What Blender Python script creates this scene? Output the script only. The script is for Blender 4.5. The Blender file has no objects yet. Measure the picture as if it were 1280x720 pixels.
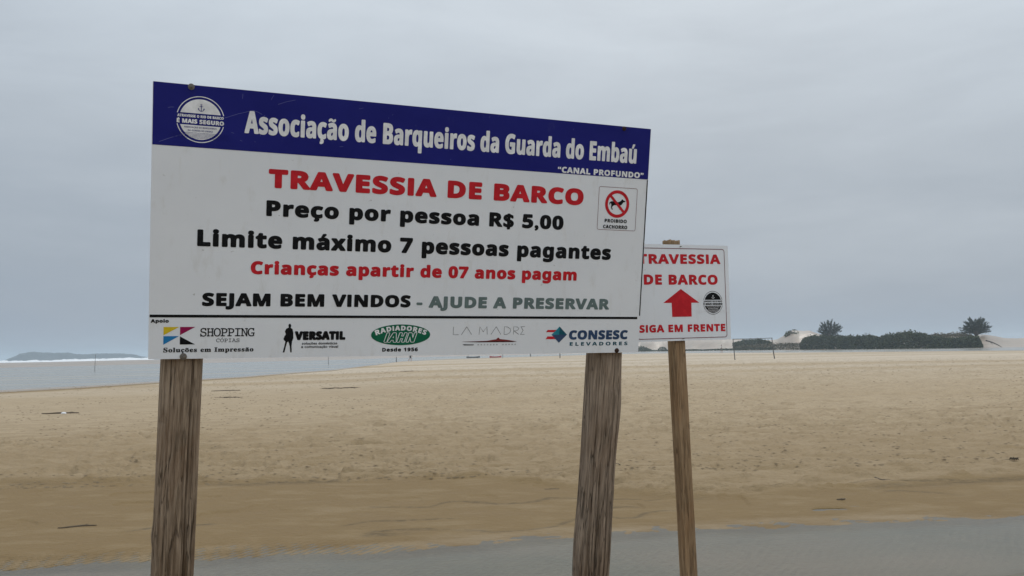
import bpy, bmesh, math, random
import numpy as np
from mathutils import Vector, Matrix

S = bpy.context.scene
COL = S.collection
R = math.radians
random.seed(7)
rng = np.random.default_rng(11)

# ------------------------------------------------------------------ camera
cam_d = bpy.data.cameras.new("camera")
cam = bpy.data.objects.new("camera", cam_d)
COL.objects.link(cam)
cam_d.sensor_width = 36.0
cam_d.lens = 36.0 * 1120.0 / 1280.0
cam_d.clip_start = 0.05
cam_d.clip_end = 20000
ROLL, PITCH = 0.021, 0.06863
cf = Vector((0, math.cos(PITCH), math.sin(PITCH)))
u0 = Vector((0, -math.sin(PITCH), math.cos(PITCH)))
r0 = Vector((1, 0, 0))
cr = math.cos(ROLL) * r0 - math.sin(ROLL) * u0
cu = math.sin(ROLL) * r0 + math.cos(ROLL) * u0
m3 = Matrix((cr, cu, -cf)).transposed()
cam.matrix_world = Matrix.Translation((0, 0, 1.65)) @ m3.to_4x4()
S.camera = cam

# ------------------------------------------------------------------ view, world, sun
S.view_settings.view_transform = 'Standard'
S.view_settings.look = 'None'
S.view_settings.exposure = 0.0
S.view_settings.gamma = 1.0
S.view_settings.use_curve_mapping = False
S.render.engine = 'CYCLES'
S.cycles.use_denoising = True
S.cycles.volume_bounces = 1
S.cycles.max_bounces = 8
S.cycles.transparent_max_bounces = 12

SUN_EL, SUN_AZ = R(42), R(14)          # azimuth from +Y (ahead of the camera) towards +X
W = bpy.data.worlds.new("World")
S.world = W
W.use_nodes = True
nt = W.node_tree
for n in list(nt.nodes):
    nt.nodes.remove(n)
def wn(t, **k):
    n = nt.nodes.new(t)
    for a, b in k.items():
        setattr(n, a, b)
    return n
out = wn('ShaderNodeOutputWorld')
sky = wn('ShaderNodeTexSky', sky_type='NISHITA')
sky.sun_disc = False
sky.sun_elevation = SUN_EL
sky.sun_rotation = SUN_AZ
sky.air_density = 1.5
sky.dust_density = 4.0
bg_sky = wn('ShaderNodeBackground')
bg_sky.inputs['Strength'].default_value = 0.05
nt.links.new(sky.outputs[0], bg_sky.inputs['Color'])
tc = wn('ShaderNodeTexCoord')
sep = wn('ShaderNodeSeparateXYZ')
nt.links.new(tc.outputs['Generated'], sep.inputs[0])
# overcast layer: darker and bluer near the horizon, bright overhead
ramp = wn('ShaderNodeValToRGB')
el = ramp.color_ramp.elements
el[0].position = 0.0;  el[0].color = (0.338, 0.398, 0.478, 1)
el[1].position = 1.0;  el[1].color = (0.96, 1.04, 1.13, 1)
for p, c in ((0.10, (0.370, 0.425, 0.495, 1)), (0.22, (0.465, 0.522, 0.588, 1)), (0.36, (0.60, 0.668, 0.738, 1)), (0.6, (0.82, 0.88, 0.945, 1))):
    e = el.new(p); e.color = c
nz = wn('ShaderNodeTexNoise'); nz.inputs['Scale'].default_value = 2.6; nz.inputs['Detail'].default_value = 7; nz.inputs['Roughness'].default_value = 0.58; nz.inputs['Distortion'].default_value = 0.35
mp = wn('ShaderNodeMapping'); mp.inputs['Scale'].default_value = (1, 1, 4.2); mp.inputs['Location'].default_value = (3.1, 0.4, 1.7)
nt.links.new(tc.outputs['Generated'], mp.inputs[0]); nt.links.new(mp.outputs[0], nz.inputs['Vector'])
def wmath(op, a, b):
    n = wn('ShaderNodeMath', operation=op)
    for i, v in enumerate((a, b)):
        if isinstance(v, (int, float)): n.inputs[i].default_value = v
        else: nt.links.new(v, n.inputs[i])
    return n.outputs[0]
shift = wmath('MULTIPLY', wmath('SUBTRACT', nz.outputs[0], 0.5), 0.30)
xs = wmath('MULTIPLY', sep.outputs['X'], 0.07)
nt.links.new(wmath('ADD', wmath('ADD', sep.outputs['Z'], shift), xs), ramp.inputs[0])
bg_cl = wn('ShaderNodeBackground')
# sky gain behind the camera, added to put more light on the sign
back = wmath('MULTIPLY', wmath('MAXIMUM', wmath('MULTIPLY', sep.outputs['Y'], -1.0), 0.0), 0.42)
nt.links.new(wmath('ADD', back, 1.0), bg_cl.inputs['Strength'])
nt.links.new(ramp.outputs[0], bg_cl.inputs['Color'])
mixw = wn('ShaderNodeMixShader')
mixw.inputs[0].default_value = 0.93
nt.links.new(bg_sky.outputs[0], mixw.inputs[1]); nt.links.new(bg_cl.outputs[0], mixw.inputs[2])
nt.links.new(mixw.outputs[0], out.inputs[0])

sun_d = bpy.data.lights.new("sun", 'SUN')
sun_d.energy = 0.75
sun_d.angle = R(18)
sun_d.color = (1.0, 0.96, 0.90)
sun = bpy.data.objects.new("sun", sun_d)
COL.objects.link(sun)
sd = Vector((math.sin(SUN_AZ) * math.cos(SUN_EL), math.cos(SUN_AZ) * math.cos(SUN_EL), math.sin(SUN_EL)))
sun.rotation_euler = sd.to_track_quat('Z', 'Y').to_euler()

# ------------------------------------------------------------------ helpers
class NT:
    """small wrapper to write node materials tersely"""
    def __init__(s, name):
        s.m = bpy.data.materials.new(name); s.m.use_nodes = True
        s.t = s.m.node_tree
        s.b = s.t.nodes['Principled BSDF']; s.o = s.t.nodes['Material Output']
    def n(s, t, **k):
        x = s.t.nodes.new(t)
        for a, v in k.items(): setattr(x, a, v)
        return x
    def put(s, sock, v):
        if hasattr(v, 'default_value') and hasattr(v, 'links'): s.t.links.new(v, sock)
        else: sock.default_value = v
    def coord(s, scale=(1, 1, 1), kind='Object'):
        c = s.n('ShaderNodeTexCoord'); m = s.n('ShaderNodeMapping')
        m.inputs['Scale'].default_value = scale
        s.t.links.new(c.outputs[kind], m.inputs[0]); return m.outputs[0]
    def noise(s, vec, scale, detail=4, rough=0.55, dist=0.0):
        x = s.n('ShaderNodeTexNoise'); s.t.links.new(vec, x.inputs['Vector'])
        x.inputs['Scale'].default_value = scale; x.inputs['Detail'].default_value = detail
        x.inputs['Roughness'].default_value = rough; x.inputs['Distortion'].default_value = dist
        return x.outputs[0]
    def math(s, op, a, b=0.0, clamp=False):
        x = s.n('ShaderNodeMath', operation=op, use_clamp=clamp)
        s.put(x.inputs[0], a); s.put(x.inputs[1], b); return x.outputs[0]
    def rng(s, v, a, b, c=0.0, d=1.0):
        x = s.n('ShaderNodeMapRange'); s.put(x.inputs[0], v)
        for i, q in enumerate((a, b, c, d)): x.inputs[i + 1].default_value = q
        return x.outputs[0]
    def mix(s, f, a, b, mode='MIX'):
        x = s.n('ShaderNodeMix', data_type='RGBA', blend_type=mode)
        s.put(x.inputs[0], f)
        for i, v in ((6, a), (7, b)):
            if isinstance(v, tuple): v = (*v[:3], 1)
            s.put(x.inputs[i], v)
        return x.outputs[2]
    def attr(s, name):
        x = s.n('ShaderNodeAttribute', attribute_name=name); return x.outputs['Fac']
    def bump(s, h, strength=0.5, dist=0.01, prev=None):
        x = s.n('ShaderNodeBump'); x.inputs['Strength'].default_value = strength; x.inputs['Distance'].default_value = dist
        s.put(x.inputs['Height'], h)
        if prev is not None: s.t.links.new(prev, x.inputs['Normal'])
        return x.outputs[0]
    def set(s, **k):
        for a, v in k.items():
            a = {'color': 'Base Color', 'rough': 'Roughness', 'metal': 'Metallic', 'normal': 'Normal', 'spec': 'Specular IOR Level', 'ior': 'IOR'}[a]
            if isinstance(v, tuple): v = (*v[:3], 1)
            s.put(s.b.inputs[a], v)
        return s.m

def tag(o, label=None, cat=None, group=None, kind=None):
    if label: o['label'] = label
    if cat: o['category'] = cat
    if group: o['group'] = group
    if kind: o['kind'] = kind
    return o

def empty(name, loc, label, cat, group=None):
    o = bpy.data.objects.new(name, None); COL.objects.link(o)
    o.location = loc; o.empty_display_size = 0.2
    return tag(o, label, cat, group)

def link(name, me, mats=(), parent=None, local=None):
    o = bpy.data.objects.new(name, me); COL.objects.link(o)
    for m in mats: me.materials.append(m)
    if parent is not None: o.parent = parent
    if local is not None: o.matrix_local = local
    return o

def np_mesh(name, V, F, smooth=True):
    """V (n,3), F (m,3) or (m,4) -> mesh, fast"""
    me = bpy.data.meshes.new(name)
    V = np.asarray(V, np.float32); F = np.asarray(F, np.int32)
    k = F.shape[1]
    me.vertices.add(len(V)); me.vertices.foreach_set('co', V.ravel())
    me.loops.add(F.size); me.loops.foreach_set('vertex_index', F.ravel())
    me.polygons.add(len(F)); me.polygons.foreach_set('loop_start', np.arange(0, F.size, k, dtype=np.int32))
    me.update(calc_edges=True)
    if smooth: me.polygons.foreach_set('use_smooth', np.ones(len(F), bool))
    return me

def fattr(me, name, vals):
    a = me.attributes.new(name, 'FLOAT', 'POINT'); a.data.foreach_set('value', np.asarray(vals, np.float32))

def grid_faces(nr, nc, wrap=False):
    i = np.arange(nr - 1)[:, None]; j = np.arange(nc if wrap else nc - 1)[None, :]
    j2 = (j + 1) % nc
    return np.stack([i * nc + j, i * nc + j2, (i + 1) * nc + j2, (i + 1) * nc + j], -1).reshape(-1, 4)

def vnoise(x, y, seed=0):
    xi = np.floor(x).astype(np.int64); yi = np.floor(y).astype(np.int64)
    fx = x - xi; fy = y - yi
    fx = fx * fx * fx * (fx * (fx * 6 - 15) + 10); fy = fy * fy * fy * (fy * (fy * 6 - 15) + 10)
    def h(a, b):
        n = (a * 374761393 + b * 668265263 + seed * 974634777) & 0xffffffff
        n = ((n ^ (n >> 13)) * 1274126177) & 0xffffffff
        return ((n ^ (n >> 16)) & 0xffff) / 65535.0
    return (h(xi, yi) * (1 - fx) + h(xi + 1, yi) * fx) * (1 - fy) + (h(xi, yi + 1) * (1 - fx) + h(xi + 1, yi + 1) * fx) * fy
def fbm(x, y, seed=0, oct=4):
    s = 0; a = 0.5
    for k in range(oct):
        s = s + a * vnoise(x, y, seed + k); x = x * 2.03 + 5.1; y = y * 2.03 + 1.7; a *= 0.5
    return s / (1 - 0.5 ** oct)
def sstep(a, b, x):
    t = np.clip((x - a) / (b - a), 0, 1); return t * t * (3 - 2 * t)

# ------------------------------------------------------------------ shore lines, in metres (angle from straight ahead -> distance)
NEAR_TH = [-180, -90, -60, -40, -29.7, -25.7, -21.5, -16.9, -11.2, -8.7, -7.2, -4.2, -0.1, 5.0, 8.0, 12.9, 17.7, 22.6, 29.6, 45, 90, 180]
NEAR_R = [40, 36, 42, 50, 57, 59.6, 65, 72.4, 93, 121.9, 157, 180.5, 195.6, 216.9, 228, 201.5, 176.4, 162.8, 148, 135, 140, 40]
FAR_TH = [-180, -60, -29.7, -22.6, -15.5, -12.2, -7.2, -4.2, 0.4, 5.0, 8.0, 12.95, 17.7, 22.6, 27.6, 29.6, 45, 90, 180]
FAR_R = [300, 250, 236, 230, 232.6, 228, 258, 273, 285.4, 291.4, 325, 286, 248, 219.5, 206.6, 216, 215, 240, 300]
SEA_TH = [-180, -60, -29.7, -22.6, -15.5, -8.2, -5, 0, 180]
SEA_R = [520, 500, 490, 498, 483, 489, 800, 7000, 7000]
DUN_TH = [-180, -6, 0, 4, 8, 9, 13, 15, 16.4, 16.9, 17.3, 18.3, 18.9, 19.8, 22, 24, 25.2, 26.6, 27.0, 27.7, 28.1, 28.6, 29.3, 31, 40, 180]
DUN_H = [0.5, 0.6, 1.8, 3.2, 3.7, 3.8, 3.7, 3.2, 2.9, 3.9, 5.0, 4.9, 3.9, 2.6, 2.2, 2.4, 2.9, 2.7, 2.7, 3.0, 2.6, 1.9, 1.75, 1.9, 2.5, 2.0]
POOLF_X = [-14, -4.09, -2.61, -1.11, 0.51, 1.53, 4.71, 14]
POOLF_Y = [6.5, 7.21, 7.46, 7.60, 7.93, 8.17, 8.46, 9.3]
POOLN_X = [-14, -8, 0, 3.08, 3.63, 6, 14]
POOLN_Y = [4.0, 4.6, 5.7, 6.37, 6.55, 7.0, 8.3]
SCP_X = [-14, -6.7, -3.44, -0.44, 0.7, 1.9, 3.2, 5.85, 14]
SCP_Y = [12.0, 11.75, 11.35, 11.16, 10.5, 9.65, 9.9, 10.5, 11.2]

def terrain(X, Y):
    r = np.hypot(X, Y); th = np.degrees(np.arctan2(X, Y))
    wob = (fbm(X * .9, Y * .9, 3) - .5)
    pf = np.interp(X, POOLF_X, POOLF_Y) + wob * .20 + (fbm(X * 3.1, Y * 3.1, 8, 3) - .5) * .14
    pn = np.interp(X, POOLN_X, POOLN_Y) - .13 + wob * .25
    sc = np.interp(X, SCP_X, SCP_Y) + wob * .22 + (fbm(X * 3, Y * 3, 7) - .5) * .10
    wr = np.clip(r / 100, .1, 3)
    wob2 = (fbm(X * .05, Y * .05, 9) - .5) * 12 * wr
    rn = np.interp(th, NEAR_TH, NEAR_R) + wob2 * .25
    rf = np.interp(th, FAR_TH, FAR_R) + wob2 * .35
    rs = np.interp(th, SEA_TH, SEA_R) + wob2
    d = Y - pf
    z = 0.016 * np.maximum(d, 0) * (.35 + .65 * sstep(0, 1.0, d))
    z = np.minimum(z, 0.05)
    ds = Y - sc
    rough = sstep(-.05, .35, ds)
    z = z + 0.05 * sstep(-.12, .35, ds) + 0.10 * sstep(1, 22, ds)
    inpool = np.minimum(pf - Y, Y - pn)
    z = np.where(Y < pf, np.where(Y > pn, -0.030 * sstep(0, .9, inpool) - .008 * sstep(0, .10, inpool), 0.02 * np.clip(pn - Y, 0, 1.2)), z)
    # beach dents: footprints, wind scallops, old tracks
    near = 1 - sstep(60, 130, r)
    dn = vnoise(X * 4.2, Y * 6.5, 21); dn2 = vnoise(X * 1.9 + 4, Y * 3.1, 25)
    dn3 = vnoise(X * 7.5 + 9, Y * 10, 27)
    dent = sstep(.63, .73, dn) * .045 + sstep(.64, .72, dn2) * .065 + sstep(.60, .72, dn3) * .020
    dens = .35 + .65 * sstep(.38, .62, fbm(X * .22, Y * .16, 31))
    z = z - dent * rough * dens * near
    prt = sstep(.66, .72, vnoise(X * 2.6 + 2, Y * 2.9, 28)) * sstep(.52, .66, fbm(X * .5, Y * .5, 33, 2))
    z = z - prt * .018 * (1 - rough) * sstep(.5, .9, d)
    z = z + (fbm(X * 7, Y * 9, 41, 3) - .5) * .020 * (.30 + .70 * rough) * near
    z = z + (fbm(X * .35, Y * .7, 45, 3) - .5) * .07 * rough * near
    rg = 1 - np.abs(2 * fbm(X * 1.1, Y * 2.6, 47, 3) - 1)      # low crests left by the wind
    z = z + sstep(.80, .98, rg) * .035 * rough * near
    for off, k in ((0.0, 1), (.55, 1)):     # pair of shallow wheel grooves
        yy = 15.3 + .42 * (X + 3) + off + .10 * np.sin(X * 1.3) + .012 * (X + 3) ** 2
        g = (np.exp(-((Y - yy) / .08) ** 2) - .4 * np.exp(-((Y - yy - .2) / .1) ** 2)) * sstep(-5, -3.5, X) * (1 - sstep(1.0, 3.0, X))
        z = z - g * .055
    # current ripples at the edge of the shallow water
    rip = np.sin((X * .86 - Y * .51) * 2 * np.pi / .075 + 15 * fbm(X * .9, Y * .9, 51, 3))
    rip = rip + .35 * np.sin((X * .95 + Y * .3) * 2 * np.pi / .13 + 7 * fbm(X * .7, Y * .7, 52, 3))
    band = np.exp(-((Y - pf - .12) / .38) ** 2) * (.05 + .95 * (1 - sstep(-2.4, -.2, X))) * (.25 + .75 * sstep(.36, .6, fbm(X * 1.3, Y * 1.3, 53, 3)))
    inw = ((Y < pf) & (Y > pn)) * .5 * sstep(.15, .75, inpool) * (.4 + .6 * sstep(.4, .6, fbm(X * .7, Y * .7, 54, 3)))
    z = z + rip * .0085 * np.maximum(band, inw)
    # river banks
    z = np.where(r > 20, np.minimum(z, np.where(rn > r, .0020 * (rn - r), np.maximum(.012 * (rn - r), -1.2))), z)
    far = .03 * np.maximum(r - rf, 0)
    hd = np.interp(th, DUN_TH, DUN_H)
    q = r - rf
    bump = (hd - .5) * sstep(3, 24, q) * (1 - .5 * sstep(40, 120, q)) + np.minimum(far, .5)
    bump = bump * (1 + .35 * (fbm(X * .06, Y * .06, 61) - .5) * sstep(2, 12, q)) + (fbm(X * .35, Y * .35, 66, 3) - .5) * .35 * sstep(5, 15, q) * (hd > 1)
    bump = np.minimum(bump, np.maximum(.012 * (rs - r), -1.5))
    z = np.where(r > rf - 60, np.where(q > 0, bump, np.maximum(z, np.maximum(.02 * q, -1.2))), z)
    # wetness and tone of the sand
    wet = np.where(Y < pf, np.where(Y > pn, .52 + .48 * sstep(.05, .35, inpool), .75 - .3 * np.clip(pn - Y, 0, 2) / 2), 0)
    bw = .52 - .10 * sstep(0, .7, d)
    wet = np.where(Y >= pf, np.where(ds < 0, np.maximum(.42, bw), np.maximum(.44 * (1 - sstep(-.1, .9, ds)), .25 * (1 - sstep(0, 17, ds)))), wet)
    wet = np.where(r > 20, np.maximum(wet, 1 - sstep(0, 9, rn - r)), wet)
    wet = np.where((r > rn) & (q < 8), np.maximum(wet, .9 - .9 * sstep(-2, 2.5, q)), wet)
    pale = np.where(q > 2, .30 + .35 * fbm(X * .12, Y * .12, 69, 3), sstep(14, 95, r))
    wv_ = (fbm(X * .8, Y * .8, 55, 3) - .5)
    drift = np.zeros_like(X)
    for dd, ww, kk in ((.55, .035, 57), (1.05, .05, 58), (1.7, .04, 59)):
        drift = np.maximum(drift, np.exp(-((d - dd - wv_ * 1.3) / ww) ** 2) * sstep(.45, .62, fbm(X * .9, Y * .9, kk, 3)))
    drift = np.maximum(drift, .8 * np.exp(-((ds + .03 - wv_ * .2) / .10) ** 2) * sstep(.35, .6, fbm(X * .7, Y * .7, 63, 3)))
    drift = np.where(Y > pf, drift, 0)
    return z, wet, pale, drift

# ------------------------------------------------------------------ sand
th_f = np.arange(-35, 35.001, 0.095)
th_all = np.unique(np.round(np.concatenate([np.arange(-180, -35, 3.0), th_f, np.arange(36, 180.1, 3.0)]), 4))
def rr(a, b, k): return np.exp(np.arange(math.log(a), math.log(b), math.log(k)))
rad = np.concatenate([[0.02], rr(.4, 4, 1.06), rr(4, 6.2, 1.006), rr(6.2, 9.8, 1.0022), rr(9.8, 12.5, 1.0035), rr(12.5, 70, 1.0065), rr(70, 420, 1.010), rr(420, 5500, 1.06), [5500]])
TH, RD = np.meshgrid(np.radians(th_all), rad)
GX, GY = RD * np.sin(TH), RD * np.cos(TH)
gz, gw, gp, grf = terrain(GX.ravel(), GY.ravel())
me = np_mesh("beach", np.stack([GX.ravel(), GY.ravel(), gz], -1), grid_faces(*TH.shape)[:, ::-1])
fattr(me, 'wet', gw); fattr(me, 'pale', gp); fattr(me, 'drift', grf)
def ground_z(x, y): return float(terrain(np.array([x]), np.array([y]))[0][0])

M = NT("sand")
co = M.coord()
wet = M.attr('wet'); pale = M.attr('pale')
big = M.noise(M.coord((.05, .16, .1)), 1.0, 5, .6, .4)
strk = M.noise(M.coord((.010, .085, .1)), 1.0, 4, .55)
mid = M.noise(M.coord((1.2, 2.6, 1)), 1.0, 5, .6)
fine = M.noise(co, 45, 3, .7)
spk = M.noise(M.coord((3, 9, 3)), 4.0, 3, .6)
dry = M.mix(M.rng(big, .3, .7), (.395, .288, .166), (.455, .346, .212))
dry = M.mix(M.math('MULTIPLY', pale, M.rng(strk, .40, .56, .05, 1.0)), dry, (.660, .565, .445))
dry = M.mix(M.rng(mid, .42, .66, 0, .65), dry, (.325, .238, .140))
dry = M.mix(M.rng(spk, .53, .64, 0, .62), dry, (.23, .165, .095))
dry = M.mix(M.rng(fine, .35, .75, 0, .45), dry, (.51, .425, .31))
wn_ = M.math('ADD', wet, M.math('MULTIPLY', M.math('SUBTRACT', mid, .5), .35))
damp = M.mix(M.rng(mid, .36, .64), (.215, .143, .064), (.262, .182, .088))
soak = M.mix(M.rng(M.noise(M.coord((.35, .8, 1)), 1.0, 4, .6), .36, .62), (.245, .205, .140), (.390, .280, .205))
soak = M.mix(M.rng(mid, .3, .7, 0, .6), soak, (.33, .25, .17))
c = M.mix(M.rng(wn_, .05, .42), dry, damp)
c = M.mix(M.rng(wn_, .68, .95), c, soak)
c = M.mix(M.math('MULTIPLY', M.attr('drift'), M.rng(spk, .40, .56, .15, .75)), c, (.105, .078, .045))
b1 = M.bump(M.noise(M.coord((1, 1.6, 1)), 14, 5, .65), .9, .03)
b2 = M.bump(fine, .35, .004, b1)
sand = M.set(color=c, rough=M.rng(wn_, .42, .72, .95, .30), normal=b2, spec=M.rng(wn_, .42, .72, .25, .5))
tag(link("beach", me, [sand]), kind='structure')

# ------------------------------------------------------------------ water
def water_mat(name, film, tint, rough, scale, strength, dist):
    w = NT(name)
    n1 = w.noise(w.coord(scale), 1.0, 4, .6, .3)
    bp = w.bump(n1, strength, dist)
    if film:                              # thin clear film over the sand: what lies below shows through
        tr = w.n('ShaderNodeBsdfTransparent'); tr.inputs[0].default_value = (*tint, 1)
        gl = w.n('ShaderNodeBsdfGlossy'); gl.inputs['Roughness'].default_value = rough
        w.t.links.new(bp, gl.inputs['Normal'])
        fr = w.n('ShaderNodeFresnel'); fr.inputs[0].default_value = 1.33
        w.t.links.new(bp, fr.inputs['Normal'])
        mx = w.n('ShaderNodeMixShader')
        w.t.links.new(fr.outputs[0], mx.inputs[0]); w.t.links.new(tr.outputs[0], mx.inputs[1]); w.t.links.new(gl.outputs[0], mx.inputs[2])
        w.t.links.new(mx.outputs[0], w.o.inputs[0]); return w.m
    return w.set(color=tint, rough=rough, normal=bp, ior=1.33, spec=.5)
pool_m = water_mat("shallow_water", True, (.86, .885, .81), .05, (2.2, 6.0, 1), .05, .02)
nx, ny = 60, 30
gx, gy = np.meshgrid(np.linspace(-13, 13, nx), np.linspace(3.6, 9.6, ny))
tag(link("shallow_water", np_mesh("shallow_water", np.stack([gx.ravel(), gy.ravel(), 0 * gx.ravel()], -1), grid_faces(ny, nx)), [pool_m]), kind='structure')

riv = NT("river_water")
rv = riv.coord((.03, .16, .1))
rn1 = riv.noise(riv.coord((.14, .8, 1)), 1.0, 4, .65)
rn2 = riv.noise(rv, 1.0, 4, .6)
rivc = riv.mix(riv.rng(rn2, .40, .60), (.22, .215, .185), (.33, .315, .265))
river_m = riv.set(color=rivc, rough=riv.rng(rn2, .4, .62, .12, .30), normal=riv.bump(rn1, .5, .14), ior=1.33)
th_w = np.radians(np.concatenate([np.arange(-180, -40, 6), np.arange(-40, 40, .5), np.arange(40, 180.1, 6)]))
rw = np.concatenate([rr(24, 500, 1.03), rr(500, 5600, 1.12), [5600]])
T2, R2 = np.meshgrid(th_w, rw)
tag(link("sea", np_mesh("sea", np.stack([(R2 * np.sin(T2)).ravel(), (R2 * np.cos(T2)).ravel(), 0 * T2.ravel() - .01], -1), grid_faces(*T2.shape)[:, ::-1]), [river_m]), kind='structure')

# breaking waves out beyond the sand bar
fo = NT("surf_foam")
fn = fo.noise(fo.coord((.03, .12, .9)), 1.0, 4, .65)
foam_m = fo.set(color=fo.mix(fo.rng(fn, .30, .42), (.30, .34, .35), (.86, .88, .88)), rough=.8)
V, F = [], []
for (rw0, h, t0, t1) in ((520, .75, -34, -27.0), (545, .8, -27.8, -17), (610, 1.0, -33, -24.0), (640, 1.1, -25.5, -9), (720, 1.25, -31, -22), (760, 1.5, -24, -8), (900, 1.6, -28, -20), (930, 1.7, -21.5, -6)):
    tt = np.radians(np.arange(t0, t1, .05)); n = len(tt)
    env = np.minimum(1, np.minimum(np.arange(n), np.arange(n)[::-1]) / 25.0)
    cut = sstep(.34, .55, fbm(np.degrees(tt) * .7, 0 * tt + rw0, 71, 4))
    for q, (dr, fz) in enumerate(((-7, 0), (-3, .5), (-1, 1), (1, .85), (6, .3), (10, 0))):
        rj = rw0 + dr + 8 * (fbm(np.degrees(tt) * .6, 0 * tt + 3, 73, 3) - .5)
        zz = h * fz * env * cut * (.55 + .9 * fbm(np.degrees(tt) * 4, 0 * tt + rw0, 75, 3)) - (.06 if fz == 0 else .02)
        V.append(np.stack([rj * np.sin(tt), rj * np.cos(tt), zz], -1))
    base = sum(len(v) for v in V) - 6 * n
    F.append(grid_faces(6, n)[:, ::-1] + base)
tag(link("surf", np_mesh("surf", np.concatenate(V), np.concatenate(F)), [foam_m]), kind='structure')

# far headland
HX = [-29.7, -29.4, -29.05, -28.8, -28.55, -28.4, -28.1, -27.8, -27.5, -27.0, -26.4, -26.1, -25.6, -25.0, -24.1, -23.4, -22.9, -22.5, -21.9, -21.3]
HH = [0, 3.2, 6.5, 9.2, 10.4, 11.0, 11.5, 10.9, 10.3, 9.8, 9.7, 8.4, 7.2, 7.8, 7.9, 7.1, 6.0, 3.2, 1.2, 0]
hr = 1650.0
tt = np.linspace(-29.8, -21.2, 260); dep = np.linspace(-1, 1, 33)
TT, DD = np.meshgrid(np.radians(tt), dep)
hh = np.interp(np.degrees(TT), HX, HH) * hr / 1120.0
RR_ = hr + DD * (14 + hh * 3.2)
nz_ = fbm(TT * 400, DD * 5, 81, 4)
ZZ = hh * np.clip(1 - np.abs(DD) ** 1.6, 0, 1) * (.86 + .3 * nz_ * (1 - (1 - np.abs(DD)) ** 3)) + (nz_ - .5) * 1.0 - .8
hill = NT("hill_scrub")
hn = hill.noise(hill.coord((.03, .03, .06)), 1.0, 5, .65)
hill_m = hill.set(color=hill.mix(hill.rng(hn, .4, .65), (.020, .028, .026), (.055, .058, .050)), rough=.95)
tag(link("hill", np_mesh("hill", np.stack([(RR_ * np.sin(TT)).ravel(), (RR_ * np.cos(TT)).ravel(), ZZ.ravel()], -1), grid_faces(*TT.shape)[:, ::-1]), [hill_m]), kind='structure')

# ------------------------------------------------------------------ haze: sea air
bpy_me = bpy.data.meshes.new("haze"); bm = bmesh.new()
bmesh.ops.create_cube(bm, size=1.0)
bmesh.ops.scale(bm, vec=(11600, 11600, 26.0), verts=bm.verts); bmesh.ops.translate(bm, vec=(0, 0, 10.4), verts=bm.verts)
bm.to_mesh(bpy_me); bm.free()
hz = NT("haze"); hz.t.nodes.remove(hz.b)
pv = hz.n('ShaderNodeVolumePrincipled')
pv.inputs['Color'].default_value = (.73, .865, .985, 1)
pv.inputs['Density'].default_value = 0.0005
pv.inputs['Anisotropy'].default_value = 0.2
hz.t.links.new(pv.outputs[0], hz.o.inputs['Volume'])
tag(link("haze", bpy_me, [hz.m]), kind='stuff')

# ------------------------------------------------------------------ materials of the signs
vin = NT("white_vinyl")
vn = vin.noise(vin.coord((2.2, 3.0, 1)), 1.0, 5, .62)
vg = vin.noise(vin.coord((14, 5, 1)), 1.0, 4, .7)
vsp = vin.noise(vin.coord((38, 38, 1)), 1.0, 2, .5)
vin_m = vin.set(color=vin.mix(vin.rng(vsp, .73, .78, 0, .55), vin.mix(vin.rng(vg, .56, .76, 0, .5), vin.mix(vin.rng(vn, .3, .7), (.800, .825, .850), (.745, .768, .795)), (.62, .615, .59)), (.30, .28, .25)), rough=.42, spec=.4,
                normal=vin.bump(vin.noise(vin.coord((3, 3, 1)), 1, 2), .05, .02))
blu = NT("blue_vinyl")
bn = blu.noise(blu.coord((3, 5, 1)), 1.0, 5, .65)
bdirt = blu.noise(blu.coord((16, 7, 1)), 1.0, 5, .7)
blu_m = blu.set(color=blu.mix(blu.rng(bdirt, .62, .8, 0, .25), blu.mix(blu.rng(bn, .35, .7), (.0085, .0105, .150), (.013, .016, .185)), (.08, .085, .20)), rough=.42, spec=.14)
def ink(name, c, rough=.5):
    k = NT(name); n = k.noise(k.coord((20, 20, 1)), 1.0, 3, .6)
    d = tuple(min(1, v * 1.25 + .003) for v in c)
    return k.set(color=k.mix(k.rng(n, .45, .7), c, d), rough=rough, spec=.12)
RED = ink("red_ink", (.50, .016, .024)); BLACK = ink("black_ink", (.0055, .006, .007)); GREY = ink("grey_green_ink", (.125, .17, .165))
WHITE = ink("white_ink", (.74, .745, .75)); GREEN = ink("green_ink", (.006, .115, .058)); YEL = ink("yellow_ink", (.62, .46, .02))
BLUEI = ink("cyan_ink", (.02, .20, .45)); MAG = ink("magenta_ink", (.27, .008, .07)); NAVY = ink("navy_ink", (.035, .065, .13))
TEAL = ink("teal_ink", (.02, .20, .26)); TEALD = ink("dark_teal_ink", (.012, .085, .12)); PALEG = ink("pale_grey_ink", (.42, .43, .43)); MARO = ink("maroon_ink", (.20, .03, .03))
SCR = ink("scratched_vinyl", (.13, .14, .30)); LINE = ink("thin_line_ink", (.16, .04, .05))
edge = NT("panel_edge"); edge_m = edge.set(color=edge.mix(edge.noise(edge.coord((9, 9, 9)), 1), (.05, .05, .055), (.12, .115, .11)), rough=.7)
zinc = NT("galvanised_bolt"); zinc_m = zinc.set(color=zinc.mix(zinc.noise(zinc.coord((120, 120, 120)), 1), (.12, .115, .11), (.30, .27, .23)), rough=.55, metal=.7)
rust = NT("rusty_bolt"); rust_m = rust.set(color=rust.mix(rust.noise(rust.coord((150, 150, 150)), 1), (.02, .014, .012), (.10, .045, .025)), rough=.8, metal=.3)

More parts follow.
